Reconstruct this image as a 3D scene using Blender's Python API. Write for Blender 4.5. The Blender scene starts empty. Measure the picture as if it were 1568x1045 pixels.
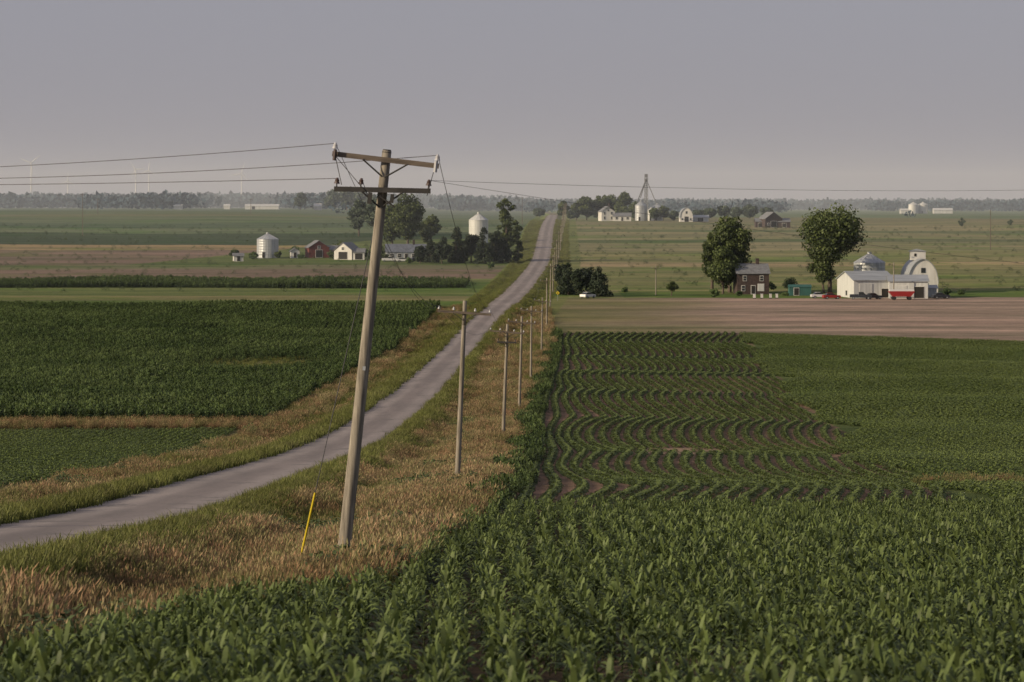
import bpy, math, random
import numpy as np
from mathutils import Vector, Matrix
random.seed(5)
R0 = np.random.default_rng(7)
scene = bpy.context.scene
scene.view_settings.view_transform = 'Standard'
scene.view_settings.look = 'None'
scene.view_settings.exposure = 0
LINK = scene.collection.objects.link

# ------------------------------------------------------------------ terrain (x east, y distance north, z up, metres)
PD = [-400,-60,0,15,30,45,64,100,141,180,218,272,348,444,510,600,667,800,900,1000,1200,1400,1600,2000,3000,5000,10000,16000]
PZ = [-1.5,-1.7,-2.5,-3.9,-5.57,-7.2,-9.0,-12.2,-15.0,-17.7,-19.7,-21.2,-23.0,-24.9,-24.3,-23.0,-22.6,-21.2,-18.9,-16.75,-11.1,-7.0,-6.4,-6.0,-5,-4,-3,-3]
_g = np.arange(-400, 16000, 2.0)
_z = np.interp(_g, PD, PZ)
def _blur(a, n):
    k = np.ones(n)/n
    p = np.pad(a, n//2, mode='edge')
    return np.convolve(p, k, mode='valid')[:len(a)]
_zs = _blur(_blur(_z, 11), 11)
_zf = _blur(_blur(_z, 41), 41)
_w = np.clip((_g-500)/300, 0, 1)
_zz = _zs*(1-_w)+_zf*_w
def ss(t):
    t = np.clip(t, 0, 1); return t*t*(3-2*t)
_rx = np.interp(_g, [-400,0,72,141,200,245,300,348,444,540,667,800,900,1200,1400,1600,2200,16000],
                    [-14.5,-14.3,-14.2,-14.4,-13.6,-12.3,-11.2,-10.6,-9.6,-6.0,0.7,5.8,9.9,15.8,20.3,24,36,36])
_rx = _blur(_blur(_rx, 23), 23)
def roadx(y): return np.interp(y, _g, _rx)
def H(x, y):
    x = np.asarray(x, float); y = np.asarray(y, float)
    z = np.interp(y, _g, _zz)
    z = z+0.30*np.sin(y*2*np.pi/58.0+x/20.0)*ss((y-120)/30)*ss((500-y)/60)*ss((x-1)/8)
    z = z+0.4*np.sin(y/31.0+1.0+x/30.0)*ss((y-250)/50)*ss((620-y)/80)*ss((-x-22)/15)
    z = z+4.0*ss((-x-30)/150)*ss((y-1100)/600)
    z = z+0.5*np.sin(x/60.0+y/90.0)*ss((y-900)/300)*ss((2500-y)/500)
    a = np.abs(x-roadx(y))
    z = z+0.45*(1-ss((a-3.5)/2.4))-0.4*np.exp(-((a-6.9)/1.7)**2)
    return z
def h1(x, y): return float(H(x, y))
def xe(y): return np.interp(y, [20,30,37,48,53,77,115,129,206,272,348,444,510], [-17,-10.5,-7.4,-5.6,-2.9,-2.5,-1.2,-0.8,0.6,1.6,3.8,6.5,8])
def xr(y): return np.interp(y, [105,125,150,195,245,352,480,510], [19,20,22.5,26,29,35,43,44])
def gend(x): return 506-.55*np.clip(x-40, 0, 400)

# ------------------------------------------------------------------ node helpers
def newmat(name):
    m = bpy.data.materials.new(name); m.use_nodes = True
    nt = m.node_tree; nt.nodes.clear()
    return m, nt
def N(nt, t, **kw):
    n = nt.nodes.new(t)
    for k, v in kw.items(): setattr(n, k, v)
    return n
def mixc(nt, a, b, fac, mode='MIX'):
    n = N(nt, 'ShaderNodeMix', data_type='RGBA', blend_type=mode)
    for s, v in ((0, fac), (6, a), (7, b)):
        if hasattr(v, 'is_linked'): nt.links.new(v, n.inputs[s])
        elif s == 0: n.inputs[0].default_value = v
        else: n.inputs[s].default_value = (*v, 1)
    return n.outputs[2]
def noise(nt, scale, detail=4, mapping=None, rough=.6):
    g = N(nt, 'ShaderNodeNewGeometry')
    mp = N(nt, 'ShaderNodeMapping')
    mp.inputs['Scale'].default_value = mapping or (1, 1, 1)
    nt.links.new(g.outputs['Position'], mp.inputs[0])
    n = N(nt, 'ShaderNodeTexNoise'); n.inputs['Scale'].default_value = scale
    n.inputs['Detail'].default_value = detail; n.inputs['Roughness'].default_value = rough
    nt.links.new(mp.outputs[0], n.inputs['Vector'])
    return n.outputs['Fac']
def ramp(nt, fac, lo, hi, c0=(0,0,0), c1=(1,1,1)):
    r = N(nt, 'ShaderNodeValToRGB')
    r.color_ramp.elements[0].position = lo; r.color_ramp.elements[1].position = hi
    r.color_ramp.elements[0].color = (*c0, 1); r.color_ramp.elements[1].color = (*c1, 1)
    nt.links.new(fac, r.inputs[0]); return r.outputs[0]
def surf(name, col, rough=.8, var=.25, scale=1.5, metal=0, stretch=(1,1,1), dirt=None):
    m, nt = newmat(name)
    p = N(nt, 'ShaderNodeBsdfPrincipled'); o = N(nt, 'ShaderNodeOutputMaterial')
    p.inputs['Roughness'].default_value = rough; p.inputs['Metallic'].default_value = metal
    n = noise(nt, scale, 5, stretch)
    d = dirt or tuple(c*(1-var*1.6) for c in col)
    l = tuple(min(1, c*(1+var*.6)) for c in col)
    c = ramp(nt, n, .3, .7, d, l)
    nt.links.new(c, p.inputs['Base Color']); nt.links.new(p.outputs[0], o.inputs[0])
    return m
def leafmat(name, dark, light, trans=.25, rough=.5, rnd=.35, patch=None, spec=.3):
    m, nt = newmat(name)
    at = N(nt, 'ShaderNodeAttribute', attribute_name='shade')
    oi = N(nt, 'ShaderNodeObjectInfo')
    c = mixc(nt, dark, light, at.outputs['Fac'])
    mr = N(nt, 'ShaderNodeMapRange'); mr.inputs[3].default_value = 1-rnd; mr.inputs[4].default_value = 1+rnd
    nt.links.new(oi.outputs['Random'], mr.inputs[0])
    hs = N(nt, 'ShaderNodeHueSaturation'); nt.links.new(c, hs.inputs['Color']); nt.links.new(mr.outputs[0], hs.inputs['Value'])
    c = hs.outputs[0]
    if patch:
        n = noise(nt, 1.0, 4, (.05, .035, .035))
        f = ramp(nt, n, .42, .6)
        c = mixc(nt, c, patch, f, 'MULTIPLY')
    p = N(nt, 'ShaderNodeBsdfPrincipled'); p.inputs['Roughness'].default_value = rough
    p.inputs['Specular IOR Level'].default_value = spec
    t = N(nt, 'ShaderNodeBsdfTranslucent'); ms = N(nt, 'ShaderNodeMixShader'); ms.inputs[0].default_value = trans
    o = N(nt, 'ShaderNodeOutputMaterial')
    nt.links.new(c, p.inputs['Base Color']); nt.links.new(c, t.inputs[0])
    nt.links.new(p.outputs[0], ms.inputs[1]); nt.links.new(t.outputs[0], ms.inputs[2]); nt.links.new(ms.outputs[0], o.inputs[0])
    return m

# ------------------------------------------------------------------ mesh helpers
def npmesh(name, V, F, mats, midx=None, shade=None):
    V = np.asarray(V, np.float32); F = np.asarray(F, np.int32)
    me = bpy.data.meshes.new(name)
    n, k = F.shape
    me.vertices.add(len(V)); me.vertices.foreach_set('co', V.ravel())
    me.loops.add(n*k); me.loops.foreach_set('vertex_index', F.ravel())
    me.polygons.add(n); me.polygons.foreach_set('loop_start', np.arange(0, n*k, k, dtype=np.int32))
    me.polygons.foreach_set('loop_total', np.full(n, k, np.int32))
    if midx is not None: me.polygons.foreach_set('material_index', np.asarray(midx, np.int32))
    me.update(calc_edges=True)
    for m in mats: me.materials.append(m)
    if shade is not None:
        a = me.attributes.new('shade', 'FLOAT', 'FACE'); a.data.foreach_set('value', np.asarray(shade, np.float32))
    return me
def addobj(name, me, parent=None, loc=None):
    o = bpy.data.objects.new(name, me); LINK(o)
    if parent: o.parent = parent
    if loc: o.location = loc
    return o
class MB:
    def __init__(s): s.v = []; s.f = []; s.m = []; s.mats = []
    def mi(s, m):
        if m not in s.mats: s.mats.append(m)
        return s.mats.index(m)
    def add(s, vs, fs, m):
        b = len(s.v); s.v += [tuple(v) for v in vs]
        for f in fs: s.f.append([b+i for i in f]); s.m.append(s.mi(m))
    def box(s, c, d, m, rot=None):
        vs = [Vector((x*d[0]/2, y*d[1]/2, z*d[2]/2)) for x in (-1,1) for y in (-1,1) for z in (-1,1)]
        if rot: vs = [rot @ v for v in vs]
        vs = [v+Vector(c) for v in vs]
        s.add(vs, [(0,1,3,2),(4,6,7,5),(0,4,5,1),(2,3,7,6),(0,2,6,4),(1,5,7,3)], m)
    def cyl(s, a, b, r0, r1, m, n=10, cap=True):
        a = Vector(a); b = Vector(b); d = (b-a).normalized()
        u = d.orthogonal().normalized(); w = d.cross(u)
        vs = []
        for i in range(n):
            t = 2*math.pi*i/n; e = u*math.cos(t)+w*math.sin(t)
            vs += [a+e*r0, b+e*r1]
        fs = [(2*i, 2*((i+1) % n), 2*((i+1) % n)+1, 2*i+1) for i in range(n)]
        if cap: fs += [tuple(2*i for i in range(n))[::-1], tuple(2*i+1 for i in range(n))]
        s.add(vs, fs, m)
    def prism(s, prof, y0, y1, m, axis='y'):
        n = len(prof)
        if axis == 'y': vs = [(p[0], y0, p[1]) for p in prof]+[(p[0], y1, p[1]) for p in prof]
        else: vs = [(y0, p[0], p[1]) for p in prof]+[(y1, p[0], p[1]) for p in prof]
        s.add(vs, [tuple(range(n)), tuple(range(2*n-1, n-1, -1))]+[(i, (i+1) % n, (i+1) % n+n, i+n) for i in range(n)], m)
    def obj(s, name, parent=None, smooth=False):
        me = bpy.data.meshes.new(name); me.from_pydata(s.v, [], s.f)
        for m in s.mats: me.materials.append(m)
        me.polygons.foreach_set('material_index', s.m)
        if smooth: me.polygons.foreach_set('use_smooth', [True]*len(s.f))
        me.update()
        return addobj(name, me, parent)
def empty(name, x, y, rot=0, dz=0, z=None):
    e = bpy.data.objects.new(name, None); LINK(e)
    e.location = (x, y, (h1(x, y) if z is None else z)+dz); e.rotation_euler = (0, 0, rot); e.empty_display_size = .5
    return e
def pn(x, y, s=1., ph=0.):   # cheap smooth pseudo-noise -1..1
    return (np.sin(x/3.1*s+ph)+np.sin(y/7.7*s+1.3*ph+x/9.*s)+np.sin((x+y)/13.*s+2.1)+np.sin((x*1.7-y*.6)/5.3*s+ph*2))/4

# ------------------------------------------------------------------ ground
ys = np.concatenate([np.arange(-60,20,4.), np.arange(20,520,1.), np.arange(520,1600,2.5), np.geomspace(1600,15500,70)])
xp = np.concatenate([np.arange(0,60,.5), np.arange(60,300,2.5), np.geomspace(300,6000,40)])
xs = np.concatenate([-xp[:0:-1], xp])
X, Y = np.meshgrid(xs, ys)
Z = H(X, Y)
a_ = np.abs(X-roadx(Y)); Z = np.where(a_ < 3.2, Z-.12, Z)
nx, ny = len(xs), len(ys)
V = np.stack([X, Y, Z], -1).reshape(-1, 3)
ii = np.arange(ny-1)[:, None]*nx+np.arange(nx-1)[None]
F = np.stack([ii, ii+1, ii+nx+1, ii+nx], -1).reshape(-1, 4)
wob = 6*np.sin(X/37.)+4*np.sin(X/13.+2)
t = X-roadx(Y)
C = np.zeros(X.shape+(3,))
def put(mask, c): C[mask] = c
C[:] = (.13,.165,.095)
E = t > 0; W = t <= 0
Yw = Y+wob*.5
put(W & (Yw > 1190), (.125,.155,.09))  # far fields from here on: haze greyness put into their colours
put(W & (Yw > 1260) & (Yw < 1330), (.085,.12,.07))
put(W & (Yw > 1430) & (Yw < 1500), (.16,.16,.10))
put(W & (Yw > 1600), (.115,.145,.10))
put(W & (Yw <= 1190) & (Yw > 1060), (.055,.08,.042))
put(W & (Yw <= 1060) & (Yw > 1012), (.27,.21,.12))
put(W & (Yw <= 1012) & (Yw > 785), (.195,.145,.118))
put(W & (Yw <= 880) & (Yw > 850), (.15,.15,.09))
put(W & (X > -125+.3*(Y-900)) & (Yw <= 1120) & (Yw > 880), (.12,.15,.055))
put(W & (Yw <= 785) & (Yw > 600), (.13,.16,.06))
put(W & (Yw <= 668) & (Yw > 640), (.19,.18,.09))
put(W & (Y <= 600) & (Y > 245), (.04,.05,.022))
put(W & (((X+39)/15)**2+((Y-400)/30)**2 < 1), (.12,.125,.055))
put(W & (Y <= 245) , (.10,.095,.05))
put(W & (Y <= 252) & (Y > 238), (.20,.15,.08))
put(E & (Yw <= 1600) & (Yw > 1320), (.19,.18,.105))
put(E & (Yw <= 1320) & (Yw > 1000), (.225,.21,.12))
put(E & (Yw <= 1230) & (Yw > 1190), (.14,.16,.08))
put(E & (Yw <= 1000) & (Yw > 660), (.205,.20,.095))
put(E & (Yw <= 905) & (Yw > 870), (.29,.235,.14))
put(E & (Yw <= 800) & (Yw > 780), (.15,.17,.07))
put(E & (Yw <= 1110) & (Yw > 1080), (.12,.14,.07))
put(E & (Yw <= 700) & (Yw > 655) & (X > 28), (.12,.155,.05))
tb = np.clip((X-14)/36+.35*pn(X, Y*1.6, .35, 1)+.25*pn(X*.3, Y*3, .5, 2), 0, 1)[..., None]
band = tb*np.array((.30,.23,.195))+(1-tb)*np.array((.17,.165,.08))
jit = R0.normal(0, .07, len(ys)); jit = np.convolve(jit, np.ones(2)/2, 'same')[:, None]
streak = (1+.09*np.sin(Y/2.9+.9*np.sin(X/15.))+.08*np.sin(Y/7.1+2+X/40)+jit*(1+.5*np.sin(X/23.)))[..., None]
mk = E & (Yw <= 658) & (Y > gend(X)); C[mk] = (band*streak)[mk]
put(E & (Y <= gend(X)), (.195,.135,.10))
put(E & (Y <= gend(X)) & (X > xr(Y)+1.0), (.085,.115,.04))
put(E & (((X-13.5)/4.5)**2+((Y-207)/9)**2 < 1), (.27,.20,.155))
put(E & (Y <= 111), (.085,.062,.043))
put((t > 0) & (X < xe(Y)) & (Y <= 510), (.15,.13,.06))
put((t > 0) & (t < 14) & (Y > 510), (.16,.175,.07))
put((t < 0) & (t > -11) & (Y > 245), (.16,.19,.055))
put((t < 0) & (t > -9) & (Y <= 245), (.17,.16,.065))
put((t < -9) & (X > -25) & (Y <= 245) & (Y > 100), (.18,.15,.075))
put((np.abs(t) < 4.2), (.17,.145,.10))
m, nt = newmat('ground_fields')
me = npmesh('ground', V, F, [m])
ca = me.color_attributes.new('Col', 'FLOAT_COLOR', 'POINT')
AL = ((Y > 655) | (W & (Y > 600))).astype(float)[..., None]
ca.data.foreach_set('color', np.concatenate([C, AL], -1).astype(np.float32).ravel())
me.polygons.foreach_set('use_smooth', np.ones(len(F), bool))
addobj('ground', me)
at = N(nt, 'ShaderNodeAttribute', attribute_name='Col')
c = at.outputs['Color']
n1 = ramp(nt, noise(nt, 1, 7, (.008,.07,.02), .65), .36, .64, (.60,.68,.60), (1.32,1.22,1.22))
c = mixc(nt, c, n1, .85, 'MULTIPLY')
n2 = ramp(nt, noise(nt, 1, 6, (.12,.6,.3), .75), .34, .68, (.60,.64,.60), (1.36,1.3,1.25))
c = mixc(nt, c, n2, 1.0, 'MULTIPLY')
n3 = ramp(nt, noise(nt, 3.5, 6, (1,1,1), .75), .3, .7, (.6,.6,.6), (1.35,1.35,1.35))
c = mixc(nt, c, n3, .9, 'MULTIPLY')
f4 = ramp(nt, noise(nt, 1, 6, (.014,.03,.02), .7), .5, .62)
mm = N(nt, 'ShaderNodeMath', operation='MULTIPLY'); nt.links.new(f4, mm.inputs[0]); nt.links.new(at.outputs['Alpha'], mm.inputs[1])
c = mixc(nt, c, mixc(nt, c, (.70,.95,.58), 1.0, 'MULTIPLY'), mm.outputs[0])
p = N(nt, 'ShaderNodeBsdfPrincipled'); p.inputs['Roughness'].default_value = 1; p.inputs['Specular IOR Level'].default_value = .1
b = N(nt, 'ShaderNodeBump'); b.inputs['Strength'].default_value = .7; b.inputs['Distance'].default_value = .3
nt.links.new(noise(nt, 2.0, 6, (.7,1.4,1), .75), b.inputs['Height']); nt.links.new(b.outputs[0], p.inputs['Normal'])
o = N(nt, 'ShaderNodeOutputMaterial'); nt.links.new(c, p.inputs['Base Color']); nt.links.new(p.outputs[0], o.inputs[0])

# ------------------------------------------------------------------ road
m, nt = newmat('worn_asphalt')
at = N(nt, 'ShaderNodeAttribute', attribute_name='lat')
ma = N(nt, 'ShaderNodeMath', operation='ABSOLUTE'); nt.links.new(at.outputs['Fac'], ma.inputs[0])
r = N(nt, 'ShaderNodeValToRGB'); nt.links.new(ma.outputs[0], r.inputs[0])
els = r.color_ramp.elements; els[0].position = 0; els[0].color = (.175,.148,.142,1); els[1].position = 1; els[1].color = (.20,.165,.125,1)
for pos, col in ((.18,(.18,.153,.147)), (.36,(.24,.207,.198)), (.55,(.25,.217,.206)), (.75,(.195,.168,.158)), (.9,(.21,.18,.158))):
    e = els.new(pos); e.color = (*col, 1)
c = r.outputs[0]
c = mixc(nt, c, ramp(nt, noise(nt, 1, 5, (.5,.06,.1)), .3, .7, (.75,.75,.75), (1.18,1.16,1.14)), 1, 'MULTIPLY')
c = mixc(nt, c, ramp(nt, noise(nt, 7, 6, (1,.6,1), .8), .3, .7, (.75,.75,.75), (1.25,1.25,1.25)), .8, 'MULTIPLY')
fcr = ramp(nt, noise(nt, 1, 4, (.3,.25,1), .8), .57, .62)
c = mixc(nt, c, (.125,.11,.105), mixc(nt, (0,0,0), (.8,.8,.8), fcr))
p = N(nt, 'ShaderNodeBsdfPrincipled'); p.inputs['Roughness'].default_value = .9
o = N(nt, 'ShaderNodeOutputMaterial'); nt.links.new(c, p.inputs['Base Color']); nt.links.new(p.outputs[0], o.inputs[0])
ry = np.concatenate([np.arange(-60,600,1.), np.arange(600,1900,2.5)])
lt = np.linspace(-1, 1, 9); HW = 3.3
jl = .16*np.sin(ry/3.1)+.12*np.sin(ry/1.3+1)
RX = roadx(ry)[:, None]+HW*lt[None]; RX[:, 0] += jl; RX[:, -1] += .14*np.sin(ry/2.3+.7)
RY = np.repeat(ry[:, None], 9, 1)
RZ = H(RX, RY)+.02+.06*(1-lt[None]**2)
V = np.stack([RX, RY, RZ], -1).reshape(-1, 3)
ii = np.arange(len(ry)-1)[:, None]*9+np.arange(8)[None]
me = npmesh('road', V, np.stack([ii, ii+1, ii+10, ii+9], -1).reshape(-1, 4), [m])
a = me.attributes.new('lat', 'FLOAT', 'POINT'); a.data.foreach_set('value', np.tile(lt, len(ry)).astype(np.float32))
me.polygons.foreach_set('use_smooth', np.ones(len(me.polygons), bool))
addobj('road', me)

# ------------------------------------------------------------------ prototypes
def strip_leaf(Vl, Fl, Sl, base, ang, L, w, rise, droop, seg, sh, tw=0):
    ca, sa = math.cos(ang), math.sin(ang); b0 = len(Vl)
    for i in range(seg+1):
        t = i/seg; r = L*t*math.cos(rise)*(1-.15*t)
        z = L*t*math.sin(rise)-droop*L*t*t
        wd = w*(.55+1.3*t)*(1-t)**.7 if t < 1 else 0.004
        wd = max(wd, .004)
        px, py = -sa*wd/2, ca*wd/2
        tz = math.sin(tw*t)*wd*.5
        c = (base[0]+ca*r, base[1]+sa*r, base[2]+z)
        Vl.append((c[0]+px, c[1]+py, c[2]+tz)); Vl.append((c[0]-px, c[1]-py, c[2]-tz))
    for i in range(seg):
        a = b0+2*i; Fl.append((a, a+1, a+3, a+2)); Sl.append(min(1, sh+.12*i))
def corn_plant(Vl, Fl, Sl, ox, oy, h, rnd, nl=9, seg=4, lf=.62, w=.085):
    pa = rnd.uniform(0, 6.28)
    b = len(Vl)
    for k in range(4):
        a = k*math.pi/2; Vl.append((ox+.014*math.cos(a), oy+.014*math.sin(a), -.05)); Vl.append((ox+.008*math.cos(a), oy+.008*math.sin(a), h*.8))
    for k in range(4):
        Fl.append((b+2*k, b+2*((k+1) % 4), b+2*((k+1) % 4)+1, b+2*k+1)); Sl.append(.4)
    for i in range(nl):
        f = i/(nl-1); z = h*(.12+.68*f); ang = pa+(i % 2)*math.pi+rnd.uniform(-.9,.9)
        L = lf*h*(.65+.5*math.sin(math.pi*(.2+.7*f)))*rnd.uniform(.75,1.15)
        rise = .45+.75*f+rnd.uniform(-.2,.2)
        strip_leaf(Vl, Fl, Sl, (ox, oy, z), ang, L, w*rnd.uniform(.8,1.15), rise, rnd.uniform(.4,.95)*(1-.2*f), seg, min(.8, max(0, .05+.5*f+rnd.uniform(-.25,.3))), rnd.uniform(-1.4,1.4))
def protocoll(name, meshes):
    c = bpy.data.collections.new(name)
    for i, me in enumerate(meshes):
        c.objects.link(bpy.data.objects.new('%s_%d' % (name, i), me))
    return c
def build_protos(name, mats, fn, k):
    out = []
    for i in range(k):
        rnd = random.Random(100+i*7+len(name)); Vl, Fl, Sl = [], [], []
        fn(Vl, Fl, Sl, rnd)
        out.append(npmesh('%s_%d' % (name, i), Vl, Fl, [mats[i % len(mats)]], None, Sl))
    return protocoll(name, out)
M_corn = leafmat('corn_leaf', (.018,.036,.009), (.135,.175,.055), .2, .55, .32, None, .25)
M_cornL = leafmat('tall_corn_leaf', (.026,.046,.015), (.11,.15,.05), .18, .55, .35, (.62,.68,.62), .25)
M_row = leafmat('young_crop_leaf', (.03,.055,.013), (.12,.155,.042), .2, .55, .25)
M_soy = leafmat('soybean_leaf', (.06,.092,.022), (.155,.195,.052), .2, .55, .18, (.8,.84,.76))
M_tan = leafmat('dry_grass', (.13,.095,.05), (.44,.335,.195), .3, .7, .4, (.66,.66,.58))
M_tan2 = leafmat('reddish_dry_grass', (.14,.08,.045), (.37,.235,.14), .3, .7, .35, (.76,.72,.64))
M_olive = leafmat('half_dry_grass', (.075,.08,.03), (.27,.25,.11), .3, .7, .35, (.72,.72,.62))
M_grn = leafmat('verge_grass', (.08,.10,.022), (.27,.275,.08), .3, .6, .3, (.78,.78,.68))
M_weed = leafmat('green_weed', (.03,.05,.017), (.11,.145,.05), .2, .6, .3)

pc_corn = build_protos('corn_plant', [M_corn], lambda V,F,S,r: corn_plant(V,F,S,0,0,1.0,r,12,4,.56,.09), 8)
def f_seg(V,F,S,r):
    for k in range(8): corn_plant(V,F,S,r.uniform(-.12,.12),-.75+k*.19+r.uniform(-.05,.05),r.uniform(.85,1.1),r,7,3,.5,.1)
pc_seg = build_protos('corn_row', [M_cornL], f_seg, 5)
def f_bush(w, l, h, n, ls):
    def f(V,F,S,r):
        for k in range(n):
            x = r.gauss(0, w/3); x = max(-w*.6, min(w*.6, x)); y = r.uniform(-l/2, l/2); hz = h*(1-min(1,(abs(x)/(w*.62)))**2)
            z = hz*r.uniform(.35,1.05)+.02; a = r.uniform(0,6.28)
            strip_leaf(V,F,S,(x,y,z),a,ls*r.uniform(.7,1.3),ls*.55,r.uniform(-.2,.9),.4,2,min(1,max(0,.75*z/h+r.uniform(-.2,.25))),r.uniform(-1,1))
    return f
pc_row = build_protos('crop_row', [M_row], f_bush(.40,.9,.19,75,.14), 5)
pc_soy = build_protos('soybean_row', [M_soy], f_bush(.55,.9,.36,60,.2), 5)
def f_grass(n, hmin, hmax, rad, seeds, lean=.35):
    def f(V,F,S,r):
        for k in range(n):
            a = r.uniform(0,6.28); q = rad*math.sqrt(r.random()); x, y = q*math.cos(a), q*math.sin(a)
            h = r.uniform(hmin,hmax)*(1-.3*(q/rad)); la = r.uniform(0,6.28); ln = r.uniform(.05,lean)*h
            wa = r.uniform(0,3.14); wx, wy = math.cos(wa)*.010, math.sin(wa)*.010
            tx, ty = x+ln*math.cos(la)+.12*h, y+ln*math.sin(la); mx, my = x+ln*.35*math.cos(la), y+ln*.35*math.sin(la)
            b = len(V); s = r.uniform(0,1)
            V += [(x-wx,y-wy,-.05),(x+wx,y+wy,-.05),(mx-wx*.8,my-wy*.8,h*.55),(mx+wx*.8,my+wy*.8,h*.55),(tx-wx*.2,ty-wy*.2,h),(tx+wx*.2,ty+wy*.2,h)]
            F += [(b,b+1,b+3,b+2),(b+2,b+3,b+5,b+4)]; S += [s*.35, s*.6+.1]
            if seeds and r.random() < seeds:
                b = len(V); dx, dy = (tx-mx)*.4, (ty-my)*.4
                V += [(tx,ty,h-.02),(tx+dx*.5-wx*1.6,ty+dy*.5-wy*1.6,h+.05),(tx+dx,ty+dy,h+.13),(tx+dx*.5+wx*1.6,ty+dy*.5+wy*1.6,h+.05)]
                F.append((b,b+1,b+2,b+3)); S.append(min(1,.5+.5*s))
    return f
pc_tan = build_protos('dry_grass_tuft', [M_tan,M_olive,M_tan2,M_tan,M_olive,M_tan2,M_tan,M_olive], f_grass(75,.25,.9,.42,.45,.5), 8)
pc_grn = build_protos('green_grass_tuft', [M_grn,M_grn,M_olive], f_grass(60,.16,.40,.42,0,.7), 5)
pc_weed = build_protos('weed', [M_weed], f_bush(.9,.9,.7,70,.22), 4)

def scatter(name, coll, P, rz, sc, k):
    P = np.asarray(P, np.float32)
    me = bpy.data.meshes.new(name); me.vertices.add(len(P)); me.vertices.foreach_set('co', P.ravel())
    for nm, arr, tp in (('rz', rz, 'FLOAT'), ('sc', sc, 'FLOAT'), ('pi', R0.integers(0, k, len(P)), 'INT')):
        a = me.attributes.new(nm, tp, 'POINT'); a.data.foreach_set('value', np.asarray(arr, np.float32 if tp == 'FLOAT' else np.int32))
    o = addobj(name, me)
    ng = bpy.data.node_groups.new(name, 'GeometryNodeTree')
    ng.interface.new_socket('Geometry', in_out='INPUT', socket_type='NodeSocketGeometry')
    ng.interface.new_socket('Geometry', in_out='OUTPUT', socket_type='NodeSocketGeometry')
    gi = ng.nodes.new('NodeGroupInput'); go = ng.nodes.new('NodeGroupOutput')
    ip = ng.nodes.new('GeometryNodeInstanceOnPoints'); ci = ng.nodes.new('GeometryNodeCollectionInfo')
    ci.inputs['Collection'].default_value = coll; ci.inputs['Separate Children'].default_value = True; ci.inputs['Reset Children'].default_value = True
    def na(nm, tp):
        n = ng.nodes.new('GeometryNodeInputNamedAttribute'); n.data_type = tp; n.inputs['Name'].default_value = nm; return n.outputs['Attribute']
    cx = ng.nodes.new('ShaderNodeCombineXYZ'); er = ng.nodes.new('FunctionNodeEulerToRotation')
    L = ng.links.new
    L(na('rz', 'FLOAT'), cx.inputs[2]); L(cx.outputs[0], er.inputs[0]); L(er.outputs[0], ip.inputs['Rotation'])
    L(na('sc', 'FLOAT'), ip.inputs['Scale']); L(na('pi', 'INT'), ip.inputs['Instance Index'])
    ip.inputs['Pick Instance'].default_value = True
    L(gi.outputs[0], ip.inputs['Points']); L(ci.outputs[0], ip.inputs['Instance']); L(ip.outputs[0], go.inputs[0])
    md = o.modifiers.new('scatter', 'NODES'); md.node_group = ng
    return o
def pts(x, y, dz=0): return np.stack([x, y, H(x, y)+dz], -1)

# foreground corn
gx, gy = np.meshgrid(np.arange(-24, 45, .74), np.arange(20, 110.5, .155))
gx = gx+.35*np.sin(gy/14.)+R0.normal(0,.12,gx.shape); gy = gy+R0.normal(0,.06,gy.shape)
k = (gx > xe(gy)+.3*np.sin(gy/2.)) & (gx < .2*gy+7) & (gx > -.2*gy-8)
k &= ~((pn(gx, gy, 1.9, .5) > .56) & (R0.random(gx.shape) < .65)) & (R0.random(gx.shape) > .06)
x, y = gx[k], gy[k]
s = (.69+.13*pn(x, y, .8))*R0.uniform(.7,1.2,len(x))
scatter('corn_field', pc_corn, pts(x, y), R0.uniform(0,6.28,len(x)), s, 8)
# contour rows
xx, yy, rr, sc = [], [], [], []
yv = np.arange(111.5, 506, .62)
for i in range(42):
    wv = (.95*np.sin(yv*2*np.pi/62.+i*.03)+.8*np.sin(yv*2*np.pi/131.+1))*ss((yv-105)/30)*np.clip(i/4., 0, 1)
    x = xe(yv)+1.5+i*np.interp(yv, [110,200,350,500], [.98,1.10,1.30,1.47])+wv
    lim = xr(yv)+1.2*np.sin(yv/9.+i*.4)+1.5*np.sin(yv/17.)
    bare = ((x-13.5)/4.0)**2+((yv-207)/8)**2 < 1
    k = (x < lim) & ~(bare & (R0.random(len(yv)) < .85)) & (R0.random(len(yv)) > .03+.10*(pn(x, yv, .7, 2) > .6))
    d = np.gradient(x, yv)
    xx.append(x[k]+R0.normal(0,.02,k.sum())); yy.append(yv[k]); rr.append(-np.arctan(d[k]))
    sc.append(R0.uniform(.85,1.15,k.sum())*(1.0+.15*pn(x[k], yv[k], .5))*np.interp(yv[k], [110,180,300,450], [1.1,1.25,1.5,1.8]))
xx, yy, rr, sc = map(np.concatenate, (xx, yy, rr, sc))
scatter('crop_rows', pc_row, pts(xx, yy), rr, sc, 5)
# east soybean field (rows across)
gx, gy = np.meshgrid(np.arange(15, 125, .70), np.concatenate([np.arange(111.5, 260, .60), np.arange(260, 512, .9)]))
gx = gx+R0.normal(0,.10,gx.shape); gy = gy+R0.normal(0,.05,gy.shape)+.6*np.sin(gx/9)
k = (gx > xr(gy)+.8+1.5*np.sin(gy/17.)+1.2*np.sin(gy/6.)) & (gx < .2*gy+10) & (gy < gend(gx)) & (R0.random(gx.shape) > .05)
x, y = gx[k], gy[k]
scatter('soybean_field', pc_soy, pts(x, y), np.full(len(x), math.pi/2)+R0.normal(0,.15,len(x)), R0.uniform(.85,1.15,len(x))*(1+.25*(y > 260)), 5)
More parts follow.
